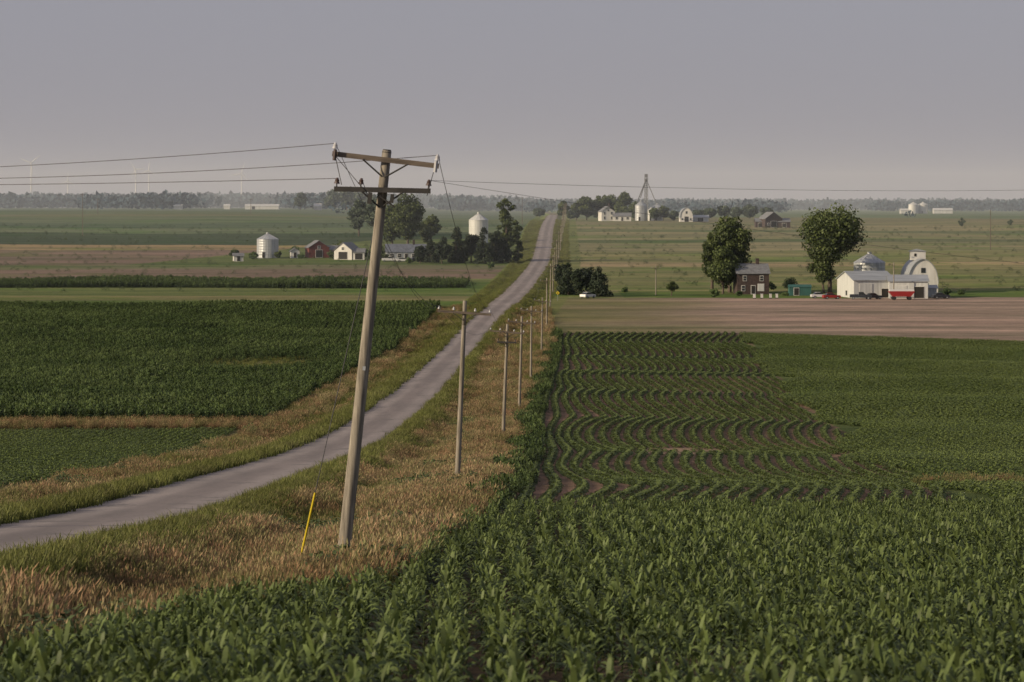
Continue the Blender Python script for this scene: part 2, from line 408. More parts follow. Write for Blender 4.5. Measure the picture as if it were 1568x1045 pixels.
# west small soybean field
gx, gy = np.meshgrid(np.arange(-60, -24.5, .72), np.arange(140, 240, .95))
gy = gy+R0.normal(0,.05,gy.shape)+.12*gx
k = (gx > -.2*gy-10) & (gx < -25-.02*(240-gy)) & (gy < 239) & (R0.random(gx.shape) > .06)
x, y = gx[k], gy[k]
scatter('soybean_field', pc_soy, pts(x, y), np.full(len(x), math.pi/2), R0.uniform(.75,1.15,len(x)), 5)
# west tall corn
gx, gy = np.meshgrid(np.arange(-140, -15, .95), np.arange(250, 606, 1.4))
gx = gx+.5*np.sin(gy/11.)+R0.normal(0,.10,gx.shape); gy = gy+R0.normal(0,.3,gy.shape)
edge = np.interp(gy, [250,375,560,606], [-23.5,-22.6,-17.5,-17.0])+.5*np.sin(gy/5)
q = ((gx+39)/13)**2+((gy-400)/26)**2
q2 = ((gx+62)/9)**2+((gy-505)/14)**2
k = (gx < edge) & (gx > -.2*gy-12) & (R0.random(gx.shape) > .06) & (R0.random(gx.shape) < np.minimum(q*1.2, q2*2))
x, y, qq = gx[k], gy[k], np.minimum(q, q2)[k]
s = R0.uniform(1.15,1.75,len(x))*(1+.2*pn(x, y, .4, 3))*np.clip(.45+.35*qq, 0, 1)
scatter('corn_field', pc_seg, pts(x, y), R0.normal(0,.12,len(x)), s, 5)
# dark corn strips in the valley on the west side
gx, gy = np.meshgrid(np.arange(-175, -13, 1.1), np.arange(722, 765, 1.5))
gy = gy+4*np.sin(gx/25)+.04*gx; k = (gx > -.2*gy-14) & (R0.random(gx.shape) > .05)
x, y = gx[k]+R0.normal(0,.4,k.sum()), gy[k]+R0.normal(0,.6,k.sum())
scatter('corn_field', pc_seg, pts(x, y), R0.normal(0,.3,len(x)), R0.uniform(1.2,2.1,len(x))*(1+.3*pn(x, y, .3)), 5)
# tall corn edge rows along the east verge
yv = np.arange(112, 512, 1.2); xl, yl = [], []
for i in range(3): xl.append(xe(yv)-.1+i*.6+R0.normal(0,.15,len(yv))+.5*np.sin(yv/7)); yl.append(yv+R0.normal(0,.3,len(yv)))
x, y = np.concatenate(xl), np.concatenate(yl)
scatter('corn_field', pc_seg, pts(x, y), R0.normal(0,.3,len(x)), R0.uniform(.6,1.2,len(x))*(1+.3*pn(x*0, y, 1.3))*np.interp(y, [110,150], [.7,1]), 5)

# verge grasses
def rnd_pts(y0, y1, xa, xb, dens, seed):
    r = np.random.default_rng(seed); n = int((y1-y0)*(xb-xa)*dens)
    return r.uniform(xa, xb, n), r.uniform(y0, y1, n)
TX, TY, TS, GX, GY, GS, WX, WY = [], [], [], [], [], [], [], []
for (y0, y1, dn, sc) in ((26,75,11,.98),(75,150,9,.98),(150,280,4.5,1.1),(280,420,2.2,1.25),(420,600,1.2,1.35)):
    x, y = rnd_pts(y0, y1, -30, 12, dn, int(y0))
    t = x-roadx(y)
    east = (t > 3.2) & (x < xe(y)+.3)
    west = (t < -3.2) & (x > np.interp(y, [0,140,141,245,375,560,606], [-24,-24,-25,-23.5,-22.3,-17.3,-16.5]))
    q = pn(x, y, 1.6, 0)+.5*pn(x, y, .5, 2)+R0.normal(0,.28,len(x))
    wgreen = np.where(y > 235, -8.2, -6.4)
    short = (np.abs(t) < 4.6) | (west & (t > wgreen)) | (q > np.where(y < 90, .5, .30))
    tan_ = (east | west) & ~short
    grn = (east | west) & short
    tan_ |= (east | west) & short & (R0.random(len(x)) < np.where(np.abs(t) < 3.9, .12, .22))
    hgt = np.clip(.92+.42*pn(x, y, 2.2, 3), .5, 1.35)
    TX.append(x[tan_]); TY.append(y[tan_]); TS.append((sc*R0.uniform(.6,1.15,len(x))*hgt*np.clip((np.abs(t)-2.5)/3.,.4,1))[tan_])
    GX.append(x[grn]); GY.append(y[grn]); GS.append(sc*R0.uniform(.8,1.4,grn.sum())*np.where(west[grn], 1.5, 1.25))
    wd = (east | west) & (np.abs(t) > 5.2) & (pn(x, y, 1.9, 4) > .36) & (R0.random(len(x)) < .22)
    WX.append(x[wd]); WY.append(y[wd])
x, y = rnd_pts(58, 63, -4.5, -2.2, 6, 33); WX.append(x); WY.append(y)
x, y = rnd_pts(600, 1500, -12, 40, .6, 5); t = x-roadx(y); k = ((np.abs(t) > 3.5) & (np.abs(t) < 10)); GX.append(x[k]); GY.append(y[k]); GS.append(np.full(k.sum(), 1.6))
x, y = rnd_pts(380, 425, -52, -28, .5, 55); GX.append(x); GY.append(y); GS.append(np.full(len(x), 1.3))
x, y = rnd_pts(238, 250, -62, -22, 3, 9); TX.append(x); TY.append(y); TS.append(R0.uniform(.6,1.2,len(x)))
x, y = rnd_pts(143, 153, 23, 42, 1.2, 19); y = y+2*np.sin(x); TX.append(x); TY.append(y); TS.append(R0.uniform(.4,1.0,len(x)))
TX, TY, TS, GX, GY, GS, WX, WY = map(np.concatenate, (TX, TY, TS, GX, GY, GS, WX, WY))
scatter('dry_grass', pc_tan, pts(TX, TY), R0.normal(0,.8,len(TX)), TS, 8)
scatter('green_grass', pc_grn, pts(GX, GY), R0.uniform(0,6.28,len(GX)), GS, 5)
scatter('weeds', pc_weed, pts(WX, WY), R0.uniform(0,6.28,len(WX)), R0.uniform(.5,1.15,len(WX)), 4)
x, y = rnd_pts(690, 1300, -260, 280, .006, 71); k = np.abs(x-roadx(y)) > 12; x, y = x[k], y[k]
scatter('weeds', pc_weed, pts(x, y), R0.uniform(0,6.28,len(x)), R0.uniform(.8,2.0,len(x)), 4)

# ------------------------------------------------------------------ trees
def quads(Cn, size, nrm, r):
    n = len(Cn); rv = r.normal(size=(n,3)); u = np.cross(nrm, rv); u /= np.linalg.norm(u, axis=1)[:, None]+1e-9
    v = np.cross(nrm, u); v /= np.linalg.norm(v, axis=1)[:, None]+1e-9
    s = size[:, None]/2; e = r.uniform(.6,1,(n,1))
    V = np.stack([Cn-u*s, Cn-v*s*e, Cn+u*s, Cn+v*s*e], 1).reshape(-1, 3)
    return V, np.arange(4*n).reshape(-1, 4)
M_bark = surf('bark', (.11,.085,.065), .95, .4, 3)
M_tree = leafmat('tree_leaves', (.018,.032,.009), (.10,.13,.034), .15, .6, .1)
M_treeh = leafmat('tree_leaves_hazed', (.035,.055,.032), (.09,.12,.07), .15, .6, .1)  # leaves of farther trees, desaturated to paint in distance haze
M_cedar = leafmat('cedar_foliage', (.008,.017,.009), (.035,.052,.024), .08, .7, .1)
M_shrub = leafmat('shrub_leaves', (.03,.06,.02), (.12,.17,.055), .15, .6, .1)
def unit(r, n):
    d = r.normal(size=(n,3)); return d/np.linalg.norm(d, axis=1)[:, None]
def tree(name, x, y, h, w, cb, seed, mat=None, n=5000, leaf=.6, nl=22, kind='round', trunk=True, squash=1.0, rs=1.0):
    mat = mat or M_tree
    r = np.random.default_rng(seed)
    if kind == 'round':
        d = unit(r, nl); q = r.random(nl)**.4
        Cn = d*q[:, None]*np.array([w*.34, w*.34, (h-cb)*.38])
        zf = np.clip((Cn[:, 2]/((h-cb)*.38)), -1, 1)
        Cn[:, :2] *= (1-.28*np.clip(-zf, 0, 1)-.15*np.clip(zf, 0, 1))[:, None]
        Cn[:, 2] += (h+cb)/2
        Rl = w*r.uniform(.11,.21,nl)*rs
        Rl = np.minimum(Rl, (h-cb)*.28)
    elif kind == 'tall':
        z = np.linspace(cb, h*.93, nl); a = r.uniform(0, 6.28, nl)
        rad = w/2*np.sin(np.pi*(.15+.8*(z-cb)/(h-cb)))**.6*r.uniform(.2,.9,nl)
        Cn = np.stack([rad*np.cos(a), rad*np.sin(a), z], -1); Rl = w*r.uniform(.09,.20,nl)
    else:
        z = cb+(h-cb)*r.random(nl)**1.15*.93; a = r.uniform(0, 6.28, nl)
        prof = w/2*(1-((z-cb)/(h-cb))**1.3)
        Cn = np.stack([prof*.6*np.cos(a), prof*.6*np.sin(a), z], -1); Rl = .35*prof+.25+.03*h
    wt = Rl**2/np.sum(Rl**2); li = r.choice(nl, n, p=wt)
    d = unit(r, n); rr = Rl[li]*(.45+.6*r.random(n)**.6)
    rr = rr*(1+.22*np.sin(d[:, 0]*7+li)*np.sin(d[:, 2]*6+li*2))
    P = Cn[li]+d*rr[:, None]*np.array([1,1,.78*squash])
    P[:, 2] = np.maximum(P[:, 2], .1)
    nr = d*.8+r.normal(size=(n,3))*.55
    Vv, Ff = quads(P, leaf*r.uniform(.6,1.3,n), nr, r)
    lobe_sh = r.uniform(-.2,.2,nl)
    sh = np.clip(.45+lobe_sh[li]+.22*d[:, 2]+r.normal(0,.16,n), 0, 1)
    mb = MB()
    if trunk:
        tr = max(.12, h*.02); top = (r.normal(0,.3), r.normal(0,.3), (h+cb)/2)
        mb.cyl((0,0,-.4), (top[0]*.5, top[1]*.5, max(cb,1)), tr*1.35, tr, M_bark, 8)
        mb.cyl((top[0]*.5, top[1]*.5, max(cb,1)), top, tr, tr*.5, M_bark, 7)
        for j in range(min(nl, 9)):
            z0 = cb*.8+(h-cb)*.3*r.random(); mb.cyl((top[0]*.4, top[1]*.4, max(z0,.5)), Cn[j], tr*.45, tr*.12, M_bark, 5)
    tv = np.array(mb.v).reshape(-1, 3) if mb.v else np.zeros((0,3))
    V = np.vstack([Vv, tv]); nb = len(Vv)
    faces = Ff.tolist()+[[i+nb for i in f] for f in mb.f]
    me = bpy.data.meshes.new(name); me.from_pydata(V.tolist(), [], faces)
    me.materials.append(mat); me.materials.append(M_bark)
    me.polygons.foreach_set('material_index', [0]*len(Ff)+[1]*len(mb.f))
    a = me.attributes.new('shade', 'FLOAT', 'FACE'); a.data.foreach_set('value', np.concatenate([sh, np.full(len(mb.f), .5)]).astype(np.float32))
    me.update()
    o = addobj(name, me); o.location = (x, y, h1(x, y))
    return o
# right farm
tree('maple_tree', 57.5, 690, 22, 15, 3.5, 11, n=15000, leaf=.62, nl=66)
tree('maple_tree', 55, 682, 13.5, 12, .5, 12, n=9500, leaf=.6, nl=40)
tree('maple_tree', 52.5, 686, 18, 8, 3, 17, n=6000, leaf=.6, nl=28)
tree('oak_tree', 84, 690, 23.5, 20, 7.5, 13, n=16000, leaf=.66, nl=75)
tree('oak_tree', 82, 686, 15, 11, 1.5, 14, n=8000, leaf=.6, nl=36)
tree('cedar_tree', 14.5, 675, 8.6, 6.4, .2, 21, M_cedar, 3800, .42, 28, 'cone')
tree('cedar_tree', 17.5, 668, 7.4, 6.4, .2, 22, M_cedar, 3800, .42, 28, 'round')
tree('cedar_tree', 22.2, 664, 8.4, 6.8, .2, 23, M_cedar, 4200, .42, 30, 'cone')
tree('cedar_tree', 19.8, 680, 7.8, 6.4, .2, 26, M_cedar, 3600, .42, 28, 'round')
tree('cedar_tree', 13.2, 690, 9.6, 5.5, .2, 24, M_cedar, 3600, .42, 28, 'round')
tree('young_tree', 40.7, 668, 3.9, 3.8, .7, 25, n=1800, leaf=.35, nl=16)
for i, (x, y, h, w) in enumerate([(51,660,2.4,4),(68,690,3,4),(88,672,1.8,3),(111,668,2,3.5),(30,690,1.5,2.5),(75,700,4,6),(116,676,1.6,4),(70,668,1.2,2.5),(58,668,1.3,3)]):
    tree('shrub', x, y, h, w, 0, 60+i, M_shrub, 1000, .35, 12, 'round', False)
# left farm
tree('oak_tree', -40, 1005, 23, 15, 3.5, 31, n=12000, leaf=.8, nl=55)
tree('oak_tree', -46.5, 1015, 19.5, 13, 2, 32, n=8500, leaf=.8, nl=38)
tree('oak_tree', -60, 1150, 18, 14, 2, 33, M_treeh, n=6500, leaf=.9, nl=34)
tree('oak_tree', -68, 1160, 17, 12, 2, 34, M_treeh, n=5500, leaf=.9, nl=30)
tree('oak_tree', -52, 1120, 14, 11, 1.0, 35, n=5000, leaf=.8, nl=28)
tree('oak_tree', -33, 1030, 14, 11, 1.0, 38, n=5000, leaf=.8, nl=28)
tree('poplar_tree', -1.9, 905, 23, 9, 2, 36, n=5500, leaf=.6, nl=34, kind='tall')
tree('poplar_tree', 1.8, 912, 13, 6, 1, 37, n=3000, leaf=.6, nl=20, kind='tall')
for i, (x, h, w) in enumerate([(-24,10.5,7.5),(-19,13,8),(-14,12,8),(-9.5,13,7.5),(-5.5,12,7),(-28,8.5,6.5),(-31.5,7,6),(-3,9,7)]):
    tree('spruce_tree', x, 893+(i % 3)*5, h, w, .2, 40+i, M_cedar, 4200, .55, 34, 'cone' if i % 2 else 'round')
for i, (x, y, h, w) in enumerate([(-84,936,2.5,4),(-75,930,2,3),(-64,930,3,5),(-51,925,4.5,6),(-47,930,5,6),(-92,930,2.5,5),(-30,905,3.5,6),(-35,895,2,3.5),(-100,940,3,6),(-7,860,2,4),(-44,915,2.5,4),(-70,955,4,7),(-62,960,6,9),(-80,955,4,6)]):
    tree('shrub', x, y, h, w, 0, 70+i, M_shrub if i % 2 else M_tree, 1000, .45, 11, 'round', False)
# crest farm
for i, (x, y, h, w) in enumerate([(29,1490,12,9),(37,1500,11,10),(43,1500,15,13),(50,1505,17,14),(57,1510,18,15),(64,1500,17,14),(70,1495,11,10),(79,1450,8,7),(85,1470,9,9),(90,1455,6,6),(104,1460,6,9),(112,1480,7,10),(122,1500,9,10),(130,1520,7,9),(33,1470,6,8),(18,1720,6,12),(140,1540,8,12),(152,1560,7,10)]):
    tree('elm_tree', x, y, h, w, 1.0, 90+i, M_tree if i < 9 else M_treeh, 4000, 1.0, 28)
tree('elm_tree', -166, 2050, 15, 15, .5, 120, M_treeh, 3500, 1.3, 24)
for i, (x, y, h, w) in enumerate([(-145,2100,19,18),(-134,2120,21,19),(-122,2110,18,18),(-113,2100,15,16),(-104,2110,11,14)]):
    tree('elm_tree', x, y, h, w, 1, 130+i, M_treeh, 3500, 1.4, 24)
tree('shrub', 224, 1300, 4.5, 4.5, .2, 140, M_treeh, 800, .6, 9)
tree('shrub', 250, 1310, 3, 4, .2, 141, M_treeh, 800, .6, 9)

# distant treeline (one mass)
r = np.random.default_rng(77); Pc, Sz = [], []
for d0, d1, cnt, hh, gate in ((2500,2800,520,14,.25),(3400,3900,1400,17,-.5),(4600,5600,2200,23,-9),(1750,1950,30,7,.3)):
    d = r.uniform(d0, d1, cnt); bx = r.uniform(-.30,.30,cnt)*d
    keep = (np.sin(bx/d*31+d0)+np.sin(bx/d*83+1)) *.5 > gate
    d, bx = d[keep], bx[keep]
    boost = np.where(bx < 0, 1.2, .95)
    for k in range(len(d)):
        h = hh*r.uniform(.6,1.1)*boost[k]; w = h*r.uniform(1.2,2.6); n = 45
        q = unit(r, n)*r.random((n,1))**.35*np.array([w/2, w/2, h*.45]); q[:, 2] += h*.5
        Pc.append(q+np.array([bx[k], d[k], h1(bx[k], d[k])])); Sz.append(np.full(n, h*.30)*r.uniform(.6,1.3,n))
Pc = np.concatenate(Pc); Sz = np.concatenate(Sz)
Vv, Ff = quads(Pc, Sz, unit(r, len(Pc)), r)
M_far = leafmat('distant_foliage', (.025,.048,.066), (.042,.07,.09), .0, .9, .05)  # blue-grey: aerial haze painted into the leaf colour, besides the haze volume
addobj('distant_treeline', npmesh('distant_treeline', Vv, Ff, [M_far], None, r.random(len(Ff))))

# ------------------------------------------------------------------ building materials
M_white = surf('white_paint', (.60,.59,.56), .7, .15, .6, stretch=(1,1,.3))
M_whitem = surf('white_metal_siding', (.52,.53,.52), .5, .14, .5, stretch=(3,3,.2))
M_galv = surf('galvanised_steel', (.42,.44,.46), .45, .2, .8, .3, stretch=(3,3,.3))
M_roofg = surf('grey_roof', (.17,.175,.185), .7, .25, 1.2)
M_roofm = surf('metal_roof', (.34,.36,.38), .5, .2, .5, .2, stretch=(.3,3,1))
M_red = surf('barn_red_paint', (.16,.038,.03), .8, .3, 1)
M_brown = surf('dark_brick', (.055,.036,.032), .9, .3, 2)
M_glass = surf('window_glass', (.03,.035,.04), .15, .2, .5)
M_dark = surf('dark_opening', (.02,.018,.016), .9, .2, 1)
M_teal = surf('teal_paint', (.025,.10,.09), .7, .2, 1)
M_carr = surf('red_car_paint', (.26,.02,.02), .3, .1, .5)
M_carw = surf('white_car_paint', (.6,.6,.6), .3, .08, .5)
M_card = surf('dark_car_paint', (.03,.035,.045), .3, .1, .5)
M_tire = surf('rubber', (.02,.02,.02), .9, .1, 3)

def house(name, x, y, w, l, h, rh, wall, roof, ridge='x', rot=0, op=(), chimney=False, ov=.35):
    e = empty(name, x, y, rot)
    mb = MB()
    hw, hl = w/2, l/2
    if ridge == 'x': mb.prism([(-hl,-.8),(hl,-.8),(hl,h),(0,h+rh),(-hl,h)], -hw, hw, wall, 'x')
    else: mb.prism([(-hw,-.8),(hw,-.8),(hw,h),(0,h+rh),(-hw,h)], -hl, hl, wall, 'y')
    mb.obj('walls', e)
    mb = MB(); hs, ex = (hl, hw) if ridge == 'x' else (hw, hl)
    sl = rh/hs
    for sg in (-1, 1):
        p = [(0,h+rh+.03),(sg*(hs+ov),h-sl*ov+.03),(sg*(hs+ov),h-sl*ov+.2),(0,h+rh+.2)]
        mb.prism(p, -ex-ov, ex+ov, roof, 'x' if ridge == 'x' else 'y')
    mb.obj('roof', e)
    if op:
        fr = MB(); gl = MB()
        for (u, z, ww, hh, kind) in op:
            side = False
            if kind.startswith('s'): side = True; kind = kind[1:]
            mt = {'w': M_glass, 'd': M_dark, 'g': M_whitem, 'r': M_red}[kind]
            if side:
                fr.box((-hw-.03, u, z+hh/2), (.1, ww+.25, hh+.25), M_white); gl.box((-hw-.07, u, z+hh/2), (.08, ww, hh), mt)
            else:
                fr.box((u, -hl-.03, z+hh/2), (ww+.25, .1, hh+.25), M_white); gl.box((u, -hl-.07, z+hh/2), (ww, .08, hh), mt)
                if kind == 'w': fr.box((u, -hl-.115, z+hh/2), (ww, .02, .07), M_white)
        fr.obj('frames', e); gl.obj('windows_and_doors', e)
    if chimney:
        c = MB(); c.box((w*.2, 0, h+rh*.9), (.8,.8,rh*1.1+1), M_brown); c.obj('chimney', e)
    return e
def bin_(name, x, y, r, h, rh, mat=None):
    mat = mat or M_galv
    e = empty(name, x, y); mb = MB(); n = 28
    nb = max(4, int(h/.9)); prev = -.5
    for i in range(nb):
        z1 = h*(i+1)/nb; z0 = prev
        zm = (z0+z1)/2
        mb.cyl((0,0,z0), (0,0,zm), r, r*1.012, mat, n, False); mb.cyl((0,0,zm), (0,0,z1), r*1.012, r, mat, n, False); prev = z1
    mb.obj('corrugated_wall', e)
    mb = MB(); mb.cyl((0,0,h), (0,0,h+rh*.92), r*1.04, r*.12, mat, n); mb.cyl((0,0,h+rh*.92), (0,0,h+rh*1.15), r*.14, r*.14, mat, 12)
    for k in range(14):
        a = 2*math.pi*k/14; mb.cyl((math.cos(a)*r*1.03, math.sin(a)*r*1.03, h+.05), (math.cos(a)*r*.13, math.sin(a)*r*.13, h+rh*.92+.04), .05, .05, mat, 4)
    mb.obj('conical_roof', e)
    mb = MB(); mb.box((-r*.3, -r*1.0, 1.1), (.9,.25,2.0), M_dark)
    for sx in (.2, .65): mb.cyl((r*.3+sx, -r-.15, 0), (r*.3+sx, -r-.15, h), .03, .03, M_galv, 5)
    mb.obj('door_and_ladder', e)
    return e
def arch_barn(name, x, y, w, l, h, wall, roof, op=True, cup=False):
    e = empty(name, x, y)
    pr = []
    for i in range(17):
        a = math.pi*i/16; f = abs(math.cos(a))
        pr.append((w/2*math.cos(a)*(1 if i in (0,16) else .98), h*.28+h*.66*math.sin(a)**.85+h*.06*(1-f)))
    full = [(w/2,-.8)]+pr+[(-w/2,-.8)]
    mb = MB(); mb.prism(full, -l/2, l/2, wall); mb.obj('walls', e)
    mb = MB()
    for i in range(16):
        a, b = pr[i], pr[i+1]; n = lambda p, k: (p[0]*(1+k), p[1]+k*h*.8)
        mb.prism([n(a,.006), n(b,.006), n(b,.035), n(a,.035)], -l/2-.3, l/2+.3, roof)
    mb.obj('curved_roof', e)
    mb = MB(); mb.box((0,-l/2-.05,1.4), (w*.32,.1,2.8), M_dark); mb.box((0,-l/2-.05,h*.68), (w*.14,.1,1.3), M_glass)
    mb.box((w*.33,-l/2-.05,1.4), (.8,.1,1.0), M_glass); mb.box((-w*.33,-l/2-.05,1.4), (.8,.1,1.0), M_glass); mb.obj('doors_and_windows', e)
    if cup:
        mb = MB(); mb.box((-w*.05,0,h+.9), (w*.5,2.6,2.3), wall); mb.prism([(-w*.36,h+2.05),(w*.26,h+2.05),(-w*.05,h+2.7)], -1.5, 1.5, roof)
        mb.box((-w*.15,-1.33,h+1.1), (.6,.06,.8), M_dark); mb.obj('cupola', e)
    return e
# right farm
house('farmhouse', 62.4, 682, 8.3, 8, 5.4, 2.3, M_brown, M_roofg, 'x', .05, [(-2.6,.9,.8,1.3,'w'),(2.0,.9,1.5,1.7,'g'),(-2.2,3.5,.8,1.2,'w'),(2.2,3.5,.8,1.2,'w'),(0,.1,1,2.1,'d')], True)
house('machine_shed', 89.6, 662, 10.6, 14, 4.4, 2.0, M_whitem, M_roofm, 'x', .18, [(-2.2,.1,3.2,3.4,'g'),(3,.1,2.2,2.2,'d'),(-1,.5,1.2,1.2,'sw')])
house('machine_shed', 99.5, 658, 9.6, 11, 4.2, 1.4, M_whitem, M_roofm, 'x', -.08, [(-2,.1,3,3,'g'),(2.6,.1,2.4,2.8,'d')])
bin_('grain_bin', 96.6, 706, 4.2, 7.4, 2.5)
arch_barn('gothic_arch_barn', 107.5, 690, 7.8, 14, 8.8, M_white, M_roofm, cup=True)
house('shed', 106.5, 664, 2.4, 3, 2.2, .6, M_galv, M_roofm, 'x')
house('teal_shed', 74, 672, 5.6, 3, 2.1, .5, M_teal, M_teal, 'x', 0, [(-1,.1,1.2,1.8,'d')], ov=.15)
# left farm
bin_('grain_bin', -88, 941, 3.9, 6.7, 2.1)
bin_('grain_bin', -13.9, 1085, 4.0, 9.5, 2.8, M_whitem)
house('red_barn', -70.5, 945, 7.4, 8, 3.6, 2.4, M_red, M_roofg, 'y', .25, [(0,.1,2.4,2.6,'d'),(0,3.2,.9,.9,'w')])
house('red_barn', -66.2, 950, 5, 7, 2.6, 1.4, M_red, M_roofg, 'x', .0, [(0,.1,2,2,'d')])
house('white_barn', -58.5, 928, 7, 7, 3.3, 2.6, M_white, M_roofg, 'y', -.4, [(0,.1,3.4,2.6,'d'),(0,3.4,.9,.9,'w')])
house('garage', -54.2, 926, 4, 5, 2.6, 1.2, M_white, M_roofg, 'x', 0, [(0,.1,2.6,2.1,'d')])
house('tool_shed', -78.2, 940, 3.2, 3, 2.4, 1.1, M_white, M_roofg, 'y', .2, [(0,.1,1,1.9,'d')])
house('tool_shed', -95.6, 912, 3.4, 3, 1.9, .8, M_white, M_roofg, 'x', .2, [(0,.1,1,1.7,'d')])
M_blueroof = surf('blue_grey_shingles', (.12,.135,.17), .8, .25, 1)
house('ranch_house', -37.6, 925, 14, 8, 2.8, 2.6, M_galv, M_blueroof, 'x', .08, [(-5,.9,1.3,1.2,'w'),(-2.4,.9,1.3,1.2,'w'),(0,.1,1,2.1,'d'),(3,.8,2,1.3,'w'),(5.6,.9,1,1.2,'w')], True)
# crest farm
house('white_farmhouse', 52.5, 1452, 7.5, 8, 5.2, 2.8, M_white, M_roofg, 'y', .2, [(-2,.9,1,1.6,'w'),(2,.9,1,1.6,'w'),(-2,3.6,1,1.4,'w'),(2,3.6,1,1.4,'w'),(0,5.5,.8,1,'w')], True)
house('white_farmhouse', 61, 1450, 10, 7, 2.7, 1.8, M_white, M_roofg, 'x', .0, [(-3,.9,1.3,1.3,'w'),(0,.1,1,2.1,'d'),(3,.9,1.3,1.3,'w')])
arch_barn('arch_roof_barn', 94.5, 1420, 6.8, 11, 7.4, M_white, M_roofm)
house('white_shed', 102.5, 1424, 9, 6, 2.2, 1.2, M_whitem, M_roofm, 'x', 0, [(0,.1,3,2,'d')])
house('brown_barn', 127, 1285, 9, 9, 4.3, 3.2, M_brown, M_roofg, 'y', .3, [(0,.1,3,3,'d'),(-2.8,1.2,1,1,'w')])
house('brown_barn', 133.5, 1285, 6, 8, 2.8, 1.6, M_brown, M_roofg, 'x', 0, [(0,.1,2,2,'d')])
house('brown_barn', 122, 1287, 4.5, 7, 2.8, 1.6, M_brown, M_roofg, 'x', 0, [(0,.1,2,2,'d')])
bin_('grain_bin', 72.5, 1470, 3.3, 8.5, 2.6)
bin_('grain_bin', 82, 1475, 3.0, 7.5, 2.0)
bin_('grain_bin', 78, 1465, 1.8, 6, 1.4, M_whitem)
# grain elevator leg
e = empty('grain_elevator_leg', 76, 1480); mb = MB(); HH = 24.5
for sx in (-.8,.8):
    for sy in (-.8,.8): mb.cyl((sx*1.3,sy*1.3,-.5), (sx,sy,HH), .15, .15, M_roofg, 5)
for k in range(10):
    z0, z1 = k*2.4, (k+1)*2.4
    for sy in (-.95,.95): mb.cyl((-.95,sy,z0), (.95,sy,z1), .09, .09, M_roofg, 4); mb.cyl((.95,sy,z0), (-.95,sy,z1), .09, .09, M_roofg, 4)
mb.obj('lattice_tower', e)
mb = MB(); mb.box((0,0,HH/2), (.5,.4,HH), M_roofg); mb.box((0,0,HH+.9), (1.8,1.2,1.8), M_roofg); mb.box((0,0,HH-1), (2.6,2.2,.15), M_roofg); mb.obj('leg_and_head', e)
mb = MB(); mb.cyl((0,0,HH-1), (-5.6,-9,10.2), .32, .32, M_roofg, 6); mb.cyl((0,0,HH-1), (-3.5,-5,12.8), .26, .26, M_roofg, 6); mb.cyl((0,0,HH-1), (5.4,-5,9.8), .24, .24, M_roofg, 6); mb.obj('spouts', e)
# far farms
house('long_barn', -237, 2480, 32, 10, 3.2, 1.6, M_whitem, M_whitem, 'x', .0, [(-8,.1,3,2.6,'d')])
house('long_barn', -153, 2060, 6, 6, 3, 2, M_white, M_white, 'x')
bin_('grain_bin', 384, 2500, 4.5, 8.5, 2.4, M_whitem); bin_('grain_bin', 394, 2505, 4.5, 8.5, 2.4, M_whitem)
house('long_barn', 376, 2500, 9, 8, 3, 1.6, M_whitem, M_whitem, 'x'); house('long_barn', 412, 2500, 18, 9, 3.2, 1.8, M_whitem, M_whitem, 'x')
house('long_barn', -322, 2520, 8, 7, 3.2, 1.4, M_whitem, M_whitem, 'x'); house('long_barn', -277, 2540, 6, 6, 3.4, 1.4, M_whitem, M_whitem, 'x')

# ------------------------------------------------------------------ vehicles
def car(name, x, y, rot, paint, kind='car'):
    e = empty(name, x, y, rot); b = MB(); L = 4.4 if kind == 'car' else 5.4
    hl = L/2
    if kind == 'car':
        b.prism([(-hl,.35),(hl,.35),(hl,.75),(hl-.1,.9),(.95,1.0),(-1.5,1.02),(-hl+.05,.95),(-hl,.7)], -.88, .88, paint)
        b.prism([(-1.55,1.02),(.95,1.0),(.35,1.42),(.1,1.48),(-1.0,1.48),(-1.2,1.42)], -.74, .74, M_glass)
        b.prism([(-1.08,1.47),(.2,1.47),(.1,1.53),(-.95,1.53)], -.72, .72, paint)
    else:
        b.prism([(-hl,.45),(hl,.45),(hl,.95),(hl-.1,1.1),(1.2,1.2),(-.5,1.2),(-.52,.95),(-hl,.95)], -.95, .95, paint)
        b.box((-1.6,.92,1.08), (2.1,.08,.3), paint); b.box((-1.6,-.92,1.08), (2.1,.08,.3), paint); b.box((-hl+.04,0,1.08), (.08,1.9,.3), paint)
        b.prism([(-.5,1.2),(1.2,1.2),(.7,1.75),(-.45,1.75)], -.82, .82, M_glass)
        b.prism([(-.5,1.74),(.75,1.74),(.62,1.84),(-.42,1.84)], -.83, .83, paint)
    b.obj('body', e)
    w = MB()
    for sx in (-hl+.85, hl-.85):
        for sy in (-.86,.86):
            w.cyl((sx,sy-.11,.34), (sx,sy+.11,.34), .34, .34, M_tire, 14); w.cyl((sx,sy-.12,.34), (sx,sy+.12,.34), .18, .18, M_galv, 10)
    w.obj('wheels', e); return e
car('parked_car', 79.5, 650, .15, M_carr); car('parked_car', 77, 654, .1, M_carw)
car('pickup_truck', 86.5, 648, -.1, M_card, 'p'); car('parked_car', 89.8, 649, .3, M_card); car('parked_car', 107, 652, .2, M_card)
car('parked_car', 19.0, 655, .9, M_carw)
car('pickup_truck', -42.5, 908, .1, M_carw, 'p'); car('parked_car', -37.8, 906, .1, M_carw); car('parked_car', -33.5, 905, .4, M_card)
e = empty('grain_wagon', 96, 644); b = MB()
b.prism([(-2.2,.9),(2.2,.9),(3.1,2.0),(3.1,2.2),(-3.1,2.2),(-3.1,2.0)], -1.2, 1.2, M_carr); b.box((0,0,2.4), (6.0,2.3,.4), M_carw); b.obj('hopper', e)
